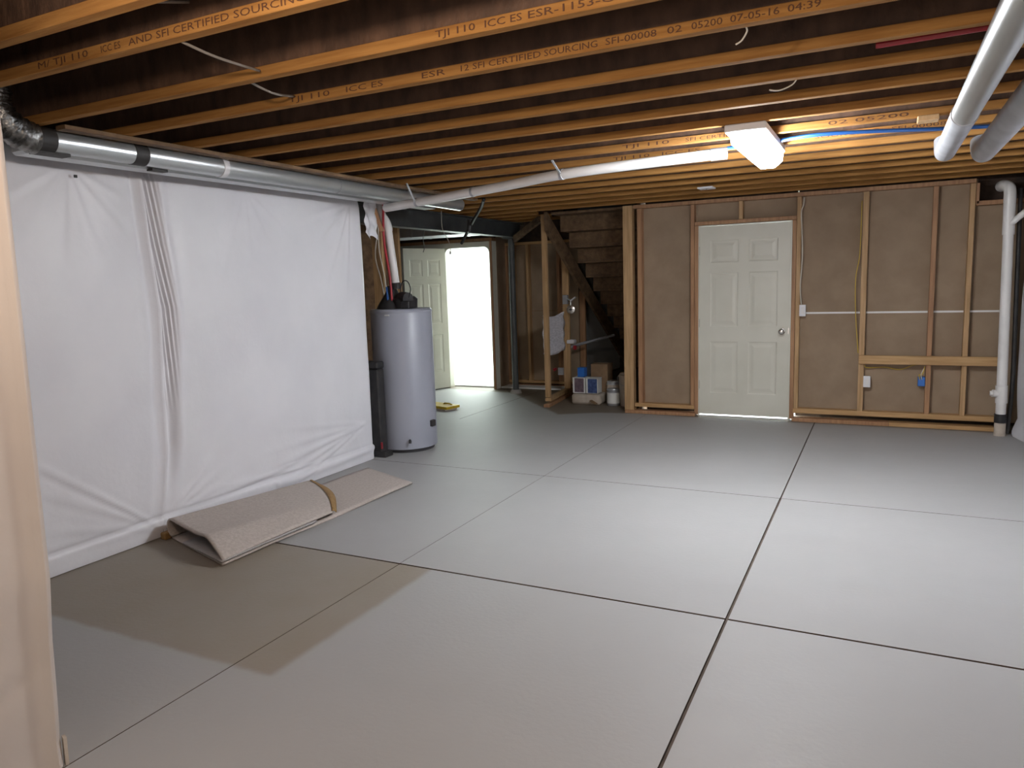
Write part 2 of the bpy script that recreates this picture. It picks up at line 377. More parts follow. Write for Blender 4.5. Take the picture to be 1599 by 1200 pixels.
jb = child(wb, 'door_jamb', bx(-1.7715, -1.763, 8.062, 8.16, 0, 2.058), M['white_paint']); child(wb, 'door_jamb', bx(-.845, -.829, 8.062, 8.16, 0, 2.058), M['white_paint']); child(wb, 'door_jamb', bx(-1.763, -.845, 8.062, 8.16, 2.051, 2.058), M['white_paint'])
child(wb, 'threshold', bx(-1.77, -.83, 8.09, 8.5, .0, .012, bev=.002), M['white_pl'])
struct('wall_porch', bx(-2.3, -.3, 10.0, 10.1, 0, 2.6), M['room_white'])

# ------------------------------------------------------------------ doorway wall and finished room beyond, far left
dw = struct('wall_doorway', bmesh.new(), M['room_white'], 'drywall partition around the bright doorway')
def rounded_opening():
    bm = bmesh.new(); x0, x1, h, r = -5.735, -5.005, 2.045, .09; X0, X1, H = -7.2, -4.955, 2.12
    A = [(x0, 0), (x0, h-r)] + [(x0+r-r*math.cos(t), h-r+r*math.sin(t)) for t in [k*PI/12 for k in range(1, 6)]] + [(x0+r, h)]
    Bp = [(x1-r, h)] + [(x1-r+r*math.sin(t), h-r+r*math.cos(t)) for t in [k*PI/12 for k in range(1, 6)]] + [(x1, h-r), (x1, 0)]
    pts = [(X0, 0), (X0, H), (X1, H), (X1, 0)] + Bp[::-1] + A[::-1]
    f = bm.faces.new([bm.verts.new((x, 9.36, z)) for x, z in pts])
    r_ = bmesh.ops.extrude_face_region(bm, geom=[f]); bmesh.ops.translate(bm, verts=[v for v in r_['geom'] if isinstance(v, bmesh.types.BMVert)], vec=(0, .12, 0))
    bmesh.ops.recalc_face_normals(bm, faces=bm.faces); bmesh.ops.triangulate(bm, faces=[f_ for f_ in bm.faces if len(f_.verts) > 4]); return bm
child(dw, 'drywall_panel', rounded_opening(), M['white_paint'])
child(dw, 'top_plate', bx(-7.2, -4.955, 9.36, 9.48, 2.125, 2.165), M['stud_red'])
child(dw, 'corner_stud', bx(-4.985, -4.956, 9.335, 9.358, 0.0, 2.12, bev=.002), M['stud_red'])
# header blocking above
child(dw, 'upper_panel', bx(-7.2, -4.955, 9.482, 9.50, 2.10, 2.63), M['subfloor'])
struct('floor_far_room', bx(-7.2, -4.0, 9.49, 13.3, .0, .02), M['room_white'])
struct('wall_far_room_back', bx(-7.2, -4.0, 13.0, 13.1, 0, 2.5), M['room_white'])
struct('wall_far_room_right', bx(-4.1, -4.0, 9.871, 13.0, 0, 2.5), M['room_white'])
struct('wall_far_room_left', bx(-7.19, -7.1, 9.49, 13.0, 0, 2.5), M['room_white'])
struct('ceiling_far_room', bx(-7.2, -4.0, 9.50, 13.0, 2.42, 2.46), M['room_white'])
d2 = empty('door_2', (-5.745, 9.33, .015), rz=math.radians(-110)); tag(d2, 'open cream six-panel door swung into the basement beside the bright doorway', kind='structure')
bm = panel_door('door', .74, 2.03, .035)
for v in bm.verts: v.co.y = .035 - v.co.y
bmesh.ops.reverse_faces(bm, faces=bm.faces)
child(d2, 'door_slab', bm, M['white_paint'])
kb2 = child(d2, 'door_knob', lathe(bmesh.new(), [(.031, 0), (.032, .006), (.014, .012), (.012, .035), (.024, .042), (.030, .055), (.028, .068), (.015, .074)], n=20), M['chrome'], 'satin nickel round knob', 60)
kb2.rotation_euler = (-PI/2, 0, 0); kb2.location = (.68, .035, .93)

# stud wall right of the doorway
ws = struct('wall_stud_left', bmesh.new(), M['kraft'], 'open stud partition with brown drywall paper between the doorway and the stairs')
child(ws, 'drywall_panel', bx(-4.95, -3.85, 9.84, 9.852, .05, 2.10), M['kraft'])
child(ws, 'panel_seam', bx(-4.75, -3.95, 9.837, 9.839, 1.10, 1.112), M['kboard'])
for x0, x1, m_ in ((-4.95, -4.92, 'stud_red'), (-4.868, -4.815, 'stud'), (-4.62, -4.58, 'stud'), (-4.14, -4.10, 'stud_red')):
    child(ws, 'stud', bx(x0, x1, 9.75, 9.839, .09, 2.06, bev=.002), M[m_])
child(ws, 'bottom_plate', bx(-4.95, -3.86, 9.75, 9.839, .05, .088, bev=.002), M['studh'])
child(ws, 'top_plate', bx(-4.95, -3.86, 9.75, 9.839, 2.062, 2.10, bev=.002), M['studh'])
child(ws, 'floor_plate', bx(-4.95, -3.86, 9.74, 9.845, 0, .03, bev=.002), M['stud_red'])
child(ws, 'light_block_return', bx(-4.955, -4.951, 9.48, 9.87, 0, 2.63), M['kraft'])  # opaque return added to stop far-room light leaking beside the jamb
child(ws, 'light_block_panel', bx(-4.955, -3.85, 9.856, 9.87, 0, 2.63), M['subfloor'])  # opaque sheet added behind the studs to block far-room light
child(ws, 'upper_panel', bx(-4.95, -3.85, 9.845, 9.855, 2.10, 2.63), M['subfloor'])

# partition with studs behind the water heater
wt = struct('wall_heater', bmesh.new(), M['kraft'], 'dark stud partition behind the water heater')
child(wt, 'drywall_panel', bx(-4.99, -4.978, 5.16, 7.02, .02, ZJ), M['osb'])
for y in (5.45, 5.85, 6.28, 6.62, 6.98):
    child(wt, 'stud', bx(-4.975, -4.886, y, y+.04, .06, ZJ-.045, bev=.002), M['stud' if y in (6.28, 6.98, 5.85) else 'stud_red'])
child(wt, 'stud', bx(-4.53, -4.41, 6.02, 6.06, 0, ZJ-.003, bev=.002), M['stud'])
child(wt, 'bottom_plate', bx(-4.975, -4.886, 5.2, 7.02, .01, .055), M['studh'])
child(wt, 'top_plate', bx(-4.975, -4.886, 5.2, 7.02, ZJ-.042, ZJ-.003), M['studh'])
struct('wall_recess', bx(-4.98, -4.33, 5.18, 5.30, 0, ZJ), M['concrete'])
# end of the left wall: framing wrapped at the top by insulation
we = struct('wall_left_end', bmesh.new(), M['stud'], 'exposed studs at the end of the insulated left wall')
for a, m_ in (((-4.32, -4.25, 5.19, 5.23), 'stud'), ((-4.21, -4.13, 5.19, 5.23), 'stud_red')):
    child(we, 'stud', bx(*a, 0.02, ZJ-.01, bev=.002), M[m_])

# ------------------------------------------------------------------ staircase seen from below with its framing
stt = empty('staircase', (-3.1, 8.2, 0), 'unfinished wooden staircase seen from below in the dark bay left of the tall double stud', 'staircase')
def sadd(name, bm, m, par=stt, lab=None):
    o = link(name, bm, m); wparent(o, par)
    if lab: tag(o, lab)
    return o
N_ST = 12; run = .285; rise = .19; y0s = 8.35; ztop = 2.35
for k in range(N_ST):
    y = y0s + k*run; z = ztop - k*rise
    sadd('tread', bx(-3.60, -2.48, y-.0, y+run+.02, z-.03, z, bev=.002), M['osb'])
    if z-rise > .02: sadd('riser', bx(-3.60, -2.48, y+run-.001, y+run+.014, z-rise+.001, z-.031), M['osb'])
for x in (-3.62, -2.50):
    bm = bmesh.new(); t = .02
    P = [(y0s-.12, ztop+.0), (y0s+N_ST*run*.93, ztop-N_ST*rise*.93), (y0s+N_ST*run*.93-.36, ztop-N_ST*rise*.93), (y0s-.12, ztop-.22)]
    A = [bm.verts.new((x-t, a, b)) for a, b in P]; B = [bm.verts.new((x+t, a, b)) for a, b in P]
    bm.faces.new(A); bm.faces.new(B[::-1])
    for q in range(4): bm.faces.new((A[q], B[q], B[(q+1) % 4], A[(q+1) % 4]))
    bmesh.ops.recalc_face_normals(bm, faces=bm.faces)
    sadd('stringer', bm, M['osb'])
# knee wall below the left stringer
kw = struct('wall_knee', bmesh.new(), M['stud'], 'sloped stud framing under the left side of the stairs')
child(kw, 'stud', bx(-3.715, -3.65, 8.30, 8.34, .095, ZJ-.004, bev=.002), M['stud'])
child(kw, 'stud', bx(-3.80, -3.71, 9.13, 9.17, .06, 1.885, bev=.002), M['stud'])
child(kw, 'stud', bx(-3.86, -3.77, 9.88, 9.92, .03, 1.38, bev=.002), M['stud_red'])
child(kw, 'sloped_plate', beam_between((-3.70, 8.36, 2.28), (-3.755, 9.18, 1.90), .085, .04), M['stud'])
child(kw, 'sloped_plate', beam_between((-3.755, 9.18, 1.90), (-3.80, 10.2, 1.22), .085, .038), M['stud_red'])
child(kw, 'bottom_plate', beam_between((-3.66, 8.26, .072), (-3.76, 9.25, .072), .075, .04), M['stud'])
child(kw, 'floor_plate', beam_between((-3.62, 8.12, .018), (-3.75, 9.35, .018), .075, .036), M['stud_red'])
child(kw, 'brace', beam_between((-4.42, 9.0, 2.10), (-3.86, 8.60, 2.30), .04, .085), M['osb'])

# ------------------------------------------------------------------ steel beam and post
sb = empty('steel_beam', (-4.5, 5.25, 2.13), 'dark painted steel I-beam carrying the joists above the post', 'beam')
def badd(par, name, bm, m, lab=None, smooth=None):
    o = link(name, bm, m, None, smooth); wparent(o, par)
    if lab: tag(o, lab)
    return o
badd(sb, 'bottom_flange', bx(-4.565, -4.435, 5.25, 9.34, 2.13, 2.142), M['steel'])
badd(sb, 'web', bx(-4.504, -4.496, 5.25, 9.34, 2.142, 2.316), M['steel'])
badd(sb, 'top_flange', bx(-4.565, -4.435, 5.25, 9.34, 2.316, 2.328), M['steel'])
sp_ = empty('support_post', (-4.52, 9.1, 0), 'slim dark steel column standing under the beam, right of the bright doorway', 'column')
badd(sp_, 'shaft', tb([(-4.52, 9.1, .04), (-4.52, 9.1, 2.115)], .043, 24), M['steel'], smooth=60)
badd(sp_, 'top_plate', bx(-4.61, -4.43, 9.01, 9.19, 2.116, 2.129), M['steel'])
badd(sp_, 'concrete_foot', tb([(-4.52, 9.1, .0), (-4.52, 9.1, .05)], [.085, .065], 20), M['concrete'], 'pale concrete collar')

# ------------------------------------------------------------------ vinyl faced insulation sheets
def seam_y(z):
    pts = [(0, 3.02), (.05, 3.02), (.55, 3.10), (.96, 3.12), (1.44, 3.15), (1.83, 3.12), (2.33, 3.10)]
    for (a, ya), (b, yb) in zip(pts, pts[1:]):
        if z <= b: return ya + (yb-ya)*(z-a)/(b-a)
    return pts[-1][1]
def ridge(y, z, cy, cz, ang, width, length, amp, fall=.15):
    dy, dz = y-cy, z-cz; r = math.hypot(dy, dz)
    if r < 1e-4: return 0
    c, s = math.cos(ang), math.sin(ang); u = dy*c+dz*s; v = -dy*s+dz*c
    if u < 0: return 0
    wd = width*(.35+.65*min(1, r/length)); 
    env = math.exp(-(u/length)**2*1.4)*min(1, u/fall)
    return amp*env*(math.exp(-(v/wd)**2) - .55*math.exp(-((v-1.6*wd)/wd)**2))
def R_(d): return math.radians(d)
folds_L = [(3.02, .06, R_(a), w_, l_, am) for a, w_, l_, am in ((142, .028, 1.3, .009), (150, .032, 1.1, .005), (164, .034, .9, .006), (172, .03, .7, .004))] + \
          [(2.64, 2.24, R_(a), .03, .5, .004) for a in (-50, -75, -100, -125, -150, -25)]
folds_R = [(5.1, .35, R_(a), w_, l_, am) for a, w_, l_, am in ((187, .035, 1.3, .016), (193, .03, 1.4, .012), (199, .028, 1.2, .014), (180, .03, 1.0, .010), (172, .03, .9, .007))] + \
          [(4.6, .12, R_(176), .025, 1.1, .014), (4.3, .20, R_(184), .022, 1.0, .012)] + \
          [(3.06, .10, R_(a), .03, .7, .006) for a in (28, 16, 42)] + [(3.9, 2.24, R_(a), .03, .5, .0035) for a in (-40, -65, -90, -115, -140)] + [(5.05, 2.22, R_(a), .03, .6, .012) for a in (-100, -120, -145, -165)]
def sheet(side):
    ny, nz_ = (150, 150) if side == 'L' else (270, 150)
    bm = bmesh.new(); G = []
    for k in range(nz_+1):
        z = .004 + (2.325-.004)*k/nz_; sy = seam_y(z); row = []
        for i in range(ny+1):
            t = i/ny
            if side == 'L': y = 1.62 + (sy-.004-1.62)*t
            else:
                e_ = .20*t/.4 if t < .4 else .20 + (5.27-sy-.20)*(t-.4)/.6
                y = sy + e_; t = e_/(5.27-sy)
            # soft pillow across the bay
            bulge = .045*(math.sin(PI*t)**.5 if 0 < t < 1 else 0)*(math.sin(PI*min(1, max(0, z/2.33)))**.4)
            x = -4.03 + bulge
            x += .012*noise.noise(Vector((y*1.1, z*.9, 5 if side == 'L' else 9)))
            x += .005*noise.noise(Vector((y*5, z*2.2, 2)))
            for f in (folds_L if side == 'L' else folds_R): x += ridge(y, z, *f)
            if side == 'L':
                e = (sy-y)   # gathered edge at the seam
                x += .030*math.exp(-(e/.03)**2)*min(1, z*4) - .010*math.exp(-((e-.07)/.02)**2)*min(1, z)
            else:
                e = y-sy; amp = min(1, max(0, (z-.1)/.5))*(.5+.5*min(1, z/1.5))
                if e < .2:
                    wv = math.sin((e+.05*(z-1.2))*2*PI/.020 + .8*math.sin(z*2.3))
                    up = min(1, max(0, (z-.75)/.4)); sh = .035+.035*up
                    x += (.0065*wv*up*math.exp(-((e-.05)/.04)**2) - .045*math.exp(-((e-.040)/(.034+.008*up))**2) + .010*math.exp(-((e-.105-.02*up)/.03)**2))*amp
            # hem: sheet tucks back at the floor
            if z < .16: x += -.016*math.exp(-((z-.13)/.012)**2) + .012*(1-z/.16)
            if side == 'R' and z < .30 and y > 4.0: x += .02*math.exp(-((z-.07-(y-4)*.03)/.03)**2)
            if side == 'R' and y > 5.16:
                a = (y-5.16)/.11; x -= .07*a*a
            if z > 2.2: x -= .02*(z-2.2)/.13
            row.append(bm.verts.new((x, y, z)))
        G.append(row)
    for k in range(nz_):
        for i in range(ny): bm.faces.new((G[k][i], G[k][i+1], G[k+1][i+1], G[k+1][i]))
    return bm
il = link('insulation_sheet', sheet('L'), M['vinyl'], None, 180); tag(il, 'white vinyl-faced insulation blanket on the left wall, left of the pleated seam', 'insulation', 'white insulation sheets on the walls')
ir = link('insulation_sheet', sheet('R'), M['vinyl'], None, 180); tag(ir, 'large white vinyl-faced insulation blanket behind the folded carpet, right of the pleated seam', 'insulation', 'white insulation sheets on the walls')
# loose flap of facing turned round the top of the wall end
bm = bmesh.new(); G = []
for i in range(19):
    t = i/18; row = []
    for k in range(15):
        z = 2.00 + .31*k/14 - (.05*math.sin(t*PI)+.03*math.sin(t*9))*(1-k/14)
        row.append(bm.verts.new((-4.035 - .10*t + .010*math.sin(k*1.1+t*9) + .012*math.sin(t*11), 5.285 + .32*t, z)))
    G.append(row)
for i in range(18):
    for k in range(14): bm.faces.new((G[i][k], G[i+1][k], G[i+1][k+1], G[i][k+1]))
bmesh.ops.recalc_face_normals(bm, faces=bm.faces)
o = tag(link('insulation_flap', bm, M['vinyl'], None, 180), 'small white insulation flap wrapped round the top of the left wall end', 'insulation', 'white insulation sheets on the walls')
# tape bits
link('tape_patch', bx(-3.985, -3.975, 2.66, 2.675, 2.17, 2.185), M['black_tape'], il)
# foreground blanket on the return wall
prof = [(2.33, -2.27), (2.11, -2.26), (2.01, -2.25), (1.46, -2.262), (1.0, -2.275), (.65, -2.283), (.45, -2.31), (.22, -2.325), (.10, -2.337), (.0, -2.335)]
def edge_x(z):
    for (a, xa), (b, xb) in zip(prof, prof[1:]):
        if z >= b: return xb + (xa-xb)*(z-b)/(a-b)
    return prof[-1][1]
bm = bmesh.new(); G = []
for k in range(91):
    z = .003 + 2.322*k/90; row = []; ex = edge_x(z)
    for i in range(91):
        if i <= 70:
            t = i/70; y = -1.6 + (1.285+1.6)*t
            x = ex - .035*(1-t)*0 + .0
            x += -.030*(1-math.sin(PI*min(1, .5+t*.5))) + .010*noise.noise(Vector((y*2.2, z*1.2, 3)))*(1-t**6) - .03*(1-t)
            x += -.010*math.exp(-((y-.98+.03*z)/.018)**2) + .008*math.exp(-((y-1.03+.03*z)/.02)**2)
            x -= .010*math.exp(-((z-.40+.55*(1.32-y))/.022)**2)*max(0, 1-abs(y-1.12)*3.2)
        else:
            a = (i-70)/20; th = min(1, a*2.2)*PI/2
            x = ex - .035*(1-math.cos(th)) - max(0, a-.45)*.30; y = 1.285+.035*math.sin(th)
        row.append(bm.verts.new((x, y, z)))
    G.append(row)
for k in range(90):
    for i in range(90): bm.faces.new((G[k][i], G[k][i+1], G[k+1][i+1], G[k+1][i]))
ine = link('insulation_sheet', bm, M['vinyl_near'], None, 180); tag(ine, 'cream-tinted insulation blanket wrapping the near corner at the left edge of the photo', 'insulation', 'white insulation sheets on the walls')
bm = beam_between((-2.352, 1.325, .0), (-2.343, 1.322, .10), .010, .022); link('corner_tape', bm, M['cream'], ine)
# right wall blanket
bm = bmesh.new(); G = []
for k in range(81):
    z = .004 + 2.318*k/80; row = []
    for i in range(91):
        y = -2.9 + 10.85*i/90; t = (y*.82) % 1
        x = 1.185 - .085*abs(math.sin(PI*t))**.5*math.sin(PI*z/2.36)**.35 + .008*noise.noise(Vector((y*2, z*2, 1)))
        if z < .15: x -= .05*(1-z/.15) + .03*math.sin(y*9)*(1-z/.15)
        if y > 7.6: x += .045*(y-7.6)/.35 * (z/2.33)
        row.append(bm.verts.new((x, y, z)))
    G.append(row)
for k in range(80):
    for i in range(90): bm.faces.new((G[k][i], G[k+1][i], G[k+1][i+1], G[k][i+1]))
irr = link('insulation_sheet', bm, M['vinyl'], None, 180); tag(irr, 'white vinyl insulation blanket on the right wall behind the white drain stack', 'insulation', 'white insulation sheets on the walls')

# wooden block at foot of the seam
wbk = empty('wood_block', (-3.94, 3.02, 0), 'small brown wood block on the floor at the foot of the pleated seam', 'wood block')
badd(wbk, 'block', bx(-3.99, -3.945, 2.97, 3.05, .0, .045, bev=.006), M['tan_edge'])

# ------------------------------------------------------------------ carpet piece, folded lengthwise
ca = empty('carpet_remnant', (-3.55, 3.7, 0), 'beige carpet remnant folded over itself on the floor against the white insulation', 'carpet')
def strip(G, m, name, thick, lab=None):
    bm = bmesh.new(); V = [[bm.verts.new(p) for p in r] for r in G]
    for a in range(len(V)-1):
        for b in range(len(V[0])-1): bm.faces.new((V[a][b], V[a][b+1], V[a+1][b+1], V[a+1][b]))
    bmesh.ops.recalc_face_normals(bm, faces=bm.faces)
    o = link(name, bm, m, None, 180); wparent(o, ca)
    if thick:
        md = o.modifiers.new('thickness', 'SOLIDIFY'); md.thickness = thick; md.offset = 0
    if lab: tag(o, lab)
    return o
def quad(u, v, A, B, C, D):  # A near-left B near-right C far-right D far-left, u across, v along
    return tuple((1-v)*((1-u)*A[i]+u*B[i]) + v*((1-u)*D[i]+u*C[i]) for i in range(3))
A, B, C_, D_ = (-3.92, 3.00, 0), (-3.25, 2.79, 0), (-3.205, 4.60, 0), (-3.83, 4.86, 0)
strip([[(lambda p: (p[0], p[1], .010 + .004*math.sin(v/40*9)))(quad(u/12, v/40, A, B, C_, D_)) for u in range(13)] for v in range(41)], M['carpet'], 'lower_layer', .012)
# grey pad showing under the near edge
strip([[(lambda p: (p[0]+.004, p[1]-.010, .020+.012*(u/8)))(quad(.25+.75*u/8, v/20*.42, A, B, C_, D_)) for u in range(9)] for v in range(21)], M['pad'], 'underside_pad', .010, 'grey ribbed underside')
# upper layer: loop at the wall side then a wavy sheet, rising at the near end
def upper(s, v):
    """s 0..1 across from the loop bottom to the right edge, v 0..1 along"""
    p0 = quad(0, v*.64, A, B, C_, D_); p1 = quad(1, v*.50, A, B, C_, D_)
    hh = .108*(1-.55*v)
    if s < .22:
        a = s/.22*PI; r = hh/2
        x = -math.sin(a)*.035; z = .022 + r - r*math.cos(a); base = Vector(p0) + Vector((x, 0, 0)); return (base.x, base.y, z)
    t = (s-.22)/.78
    base = Vector(p0).lerp(Vector(p1), t)
    zz_ = .022 + hh*(1 - .10*math.sin(t*PI*1.0) + .10*math.exp(-((t-.72)/.12)**2)*(1-v))
    if t > .68: zz_ = .022 + (zz_-.022)*(1-((t-.68)/.32)**1.6*(1-.25*v)) + .012*((t-.68)/.32)
    base.y += .05*math.sin(t*PI)*v
    return (base.x, base.y, zz_)
strip([[upper(s/40, v/40) for s in range(41)] for v in range(41)], M['carpet'], 'upper_layer', .012)
# brown taped cut edge of the upper layer
G = []
for s in range(9, 41):
    a = Vector(upper(s/40, 1)); t = (s-9)/31; wd = .04+.035*math.sin(t*PI)
    G.append([tuple(a+Vector((0, .0, .010))), tuple(a+Vector((.0, wd*.5, .006))), tuple(a+Vector((.0, wd, -.012)))])
strip(G, M['tan_edge'], 'brown_cut_edge', .004, 'brown taped edge')

# ------------------------------------------------------------------ water heater
wh = empty('water_heater', (-4.03, 5.73, 0), 'tall grey cylindrical water heater at the end of the white insulated wall', 'water heater')
cx, cy, r = -4.005, 5.71, .283
badd(wh, 'tank', lathe(bmesh.new(), [(r-.01, .03), (r, .036), (r, 1.295), (r-.006, 1.308), (r-.02, 1.312)], cx, cy, 64), M['tank'], smooth=40)
badd(wh, 'base_ring', lathe(bmesh.new(), [(r-.03, 0), (r-.025, .031)], cx, cy, 48), M['tank_dark'], smooth=40)
badd(wh, 'lid', lathe(bmesh.new(), [(r+.004, 1.285), (r+.005, 1.30), (r-.01, 1.318), (.02, 1.322)], cx, cy, 64), M['tank'], smooth=40)
badd(wh, 'drain_valve', tb([(cx+.18, cy-.22, .12), (cx+.20, cy-.245, .12), (cx+.20, cy-.25, .10)], .012, 10), M['black'])
badd(wh, 'gas_valve', bx(cx+.275, cx+.31, cy-.03, cy+.03, .22, .28, bev=.006), M['black'])
# blower on top
bl = badd(wh, 'vent_blower', lathe(bmesh.new(), [(.06, 0), (.115, .01), (.12, .09), (.09, .115), (.04, .12)], 0, 0, 28), M['black'], 'black vent blower', 50)
bl.matrix_parent_inverse = Matrix.Identity(4); bl.location = (.08, -.03, 1.315)
badd(wh, 'blower_motor', tb([(cx+.06, cy-.06, 1.42), (cx+.155, cy-.10, 1.41)], .055, 18), M['black'], smooth=50)
badd(wh, 'blower_hood', lathe(bmesh.new(), [(.15, 1.32), (.13, 1.36), (.07, 1.45), (.045, 1.50), (.042, 1.53)], cx-.07, cy-.03, 24), M['black'], smooth=50)
badd(wh, 'junction_box', bx(cx+.11, cx+.20, cy-.16, cy-.08, 1.322, 1.39, bev=.006), M['black'])
badd(wh, 'vent_coupling', tb([(cx-.03, cy-.02, 1.50), (cx-.03, cy-.02, 1.555)], .05, 20), M['black'], smooth=50)
badd(wh, 'cord_loop', tb(smooth_path([(cx+.07, cy-.07, 1.43), (cx+.065, cy-.08, 1.50), (cx+.10, cy-.09, 1.565), (cx+.15, cy-.09, 1.565), (cx+.18, cy-.09, 1.50), (cx+.16, cy-.09, 1.42)]), .005, 8), M['black'])
badd(wh, 'warning_label', bx(cx+.02, cx+.07, cy-.288, cy-.283, 1.262, 1.275), M['paper'])
# vent pipe leaning up to the long drain pipe
vp = empty('vent_pipe', (-4.03, 5.69, 1.556), 'white plastic vent pipe rising from the black blower on the water heater', 'pipe')
badd(vp, 'riser', tb([(cx-.03, cy-.02, 1.556), (-4.06, 5.69, 1.80), (-4.085, 5.69, 2.03)], .036, 20), M['pvc'], smooth=50)
badd(vp, 'elbow', tb(smooth_path([(-4.085, 5.69, 2.03), (-4.09, 5.69, 2.07), (-4.105, 5.69, 2.11), (-4.13, 5.69, 2.15)]), .040, 20), M['pvc'], smooth=50)
badd(vp, 'upper_run', tb([(-4.13, 5.69, 2.15), (-4.19, 5.70, 2.26), (-4.21, 5.70, 2.32)], .036, 20), M['pvc'], smooth=50)
# red supply tube, blue tube tail
rp = tag(link('red_water_tube', tb(smooth_path([(-4.02, 5.60, 1.325), (-4.03, 5.60, 1.6), (-4.085, 5.62, 1.9), (-4.10, 5.64, 2.1), (-4.10, 5.66, 2.32)]), .011, 10), M['red'], None, 180), 'thin red water tube dropping to the top of the water heater', 'tube')
link('pipe_fitting', tb([(-4.02, 5.60, 1.318), (-4.02, 5.60, 1.36)], .012, 10), M['chrome'], rp)
bt = tag(link('blue_water_tube', tb(smooth_path([(-4.05, 5.58, 1.325), (-4.055, 5.585, 1.38), (-4.07, 5.60, 1.47), (-4.08, 5.61, 1.52)]), .010, 10), M['blue'], None, 180), 'short blue water tube on top of the water heater beside the red one', 'tube')
# wood brace and orange cables by the wall end
wbr = tag(link('wood_brace', beam_between((-4.16, 5.55, 2.325), (-4.075, 5.58, 2.02), .022, .035), M['stud_red']), 'dark wooden brace hanging from the joists beside the wall end above the heater', 'wood brace')
for k, (lb, P) in enumerate((('white cable looping down the studs left of the vent pipe', [(-4.30, 5.8, 2.0), (-4.33, 5.8, 1.80), (-4.28, 5.8, 1.6), (-4.25, 5.8, 1.42), (-4.26, 5.82, 1.318)]),
                             ('tan cable running straight down behind the water heater', [(-4.42, 6.0, 2.2), (-4.43, 6.0, 1.9), (-4.38, 6.0, 1.6), (-4.36, 6.0, 1.25)]),
                             ('yellow gas hose curving from the studs to the heater blower', [(-4.22, 5.78, 1.32), (-4.17, 5.72, 1.42), (-4.11, 5.70, 1.50)]))):
    tag(link('hanging_cable', tb(smooth_path(P), .009 if k == 2 else .006, 8), M['yellow_wire' if k == 2 else 'white_wire'], None, 180), lb, 'cable', 'loose cables')
# black cabinet in the gap left of the tank
bb = empty('black_tank_cover', (-4.13, 5.26, 0), 'black upright box wedged between the insulated wall and the water heater', 'box')
badd(bb, 'body', bx(-4.22, -3.985, 5.27, 5.37, .03, .80, bev=.01), M['black'])
badd(bb, 'lid', bx(-4.225, -3.98, 5.265, 5.375, .80, .865, bev=.012), M['black'])
badd(bb, 'foot', bx(-4.20, -3.94, 5.26, 5.38, .0, .05, bev=.005), M['black'])
badd(bb, 'red_switch', bx(-3.985, -3.97, 5.262, 5.272, .08, .14), M['red'])

# ------------------------------------------------------------------ ducts and pipes under the joists
ld = empty('metal_duct', (-3.66, 2.3, 2.27), 'long shiny round metal duct running along the top of the left wall', 'duct')
RX, RZ, RR = -3.615, 2.272, .056
badd(ld, 'duct_pipe', tb([(RX, 2.22, RZ), (RX, 4.2, RZ), (RX, 6.2, RZ)], RR, 40), M['galv'], smooth=50)
badd(ld, 'lower_rail', bx(-3.82, -3.68, 2.24, 5.9, 2.214, 2.258, bev=.014), M['galv'])
for y in (2.21, 2.74):
    badd(ld, 'tape_band', tb([(RX, y, RZ), (RX, y+(.11 if y < 2.5 else .08), RZ)], RR+.0025, 40), M['black_tape'], 'black tape band', 50)
badd(ld, 'tape_tail', bx(-3.67, -3.60, 2.24, 2.40, 2.205, 2.219), M['black_tape']); badd(ld, 'tape_tail', bx(-3.70, -3.652, 2.90, 3.00, 2.206, 2.220), M['black_tape'])
badd(ld, 'hanger_strap', tb([(RX, 3.33, RZ), (RX, 3.37, RZ)], RR+.004, 40), M['white_pl'], 'white hanger strap', 50)
for y in (4.4, 5.3): badd(ld, 'duct_seam', tb([(RX, y, RZ), (RX, y+.012, RZ)], RR+.003, 40), M['galv_dull'], smooth=50)
bm = bmesh.new(); pts = []; rad = []
for k in range(56):
    t = k/55; a = min(1, t*1.6)*PI/2
    pts.append((RX+.01*t, 2.24 - .17*math.sin(a), RZ + .15*(1-math.cos(a)) + max(0, t-.625)*.30)); rad.append(.066 + (.007 if k % 2 else 0) + .004*math.sin(k*2.3))
badd(ld, 'flex_elbow', tube(bm, pts, rad, 28), M['foil'], 'crinkled foil flexible elbow', 180)

def round_duct(name, x, z, r, y0, ym, y1, lab):
    e = empty(name, (x, y0, z), lab, 'duct', 'round ducts under the joists at upper right')
    badd(e, 'duct_pipe', tb([(x, y0, z), (x, ym, z)], r, 40), M['galv'], smooth=50)
    badd(e, 'coupling', tb([(x, ym-.02, z), (x, ym+.01, z)], r+.004, 40), M['galv_dull'], 'dull coupling ring', 50)
    P = [(x, ym+.01, z), (x, y1-.10, z)] + [(x, y1-.10+.13*math.sin(t), z+.13*(1-math.cos(t))) for t in [k*PI/16 for k in range(1, 7)]]
    badd(e, 'end_elbow', tb(P, r+.002, 40), M['galv_dull'], 'matte grey end section', 50)
    return e
round_duct('metal_duct', .305, 2.2, .0535, -.9, 3.95, 5.22, 'bright metal duct hanging under the joists at upper right, the one nearer the lamp')
round_duct('metal_duct', .512, 2.2, .0600, -.9, 3.35, 5.38, 'grey metal duct hanging under the joists at the upper right corner, behind its brighter twin')

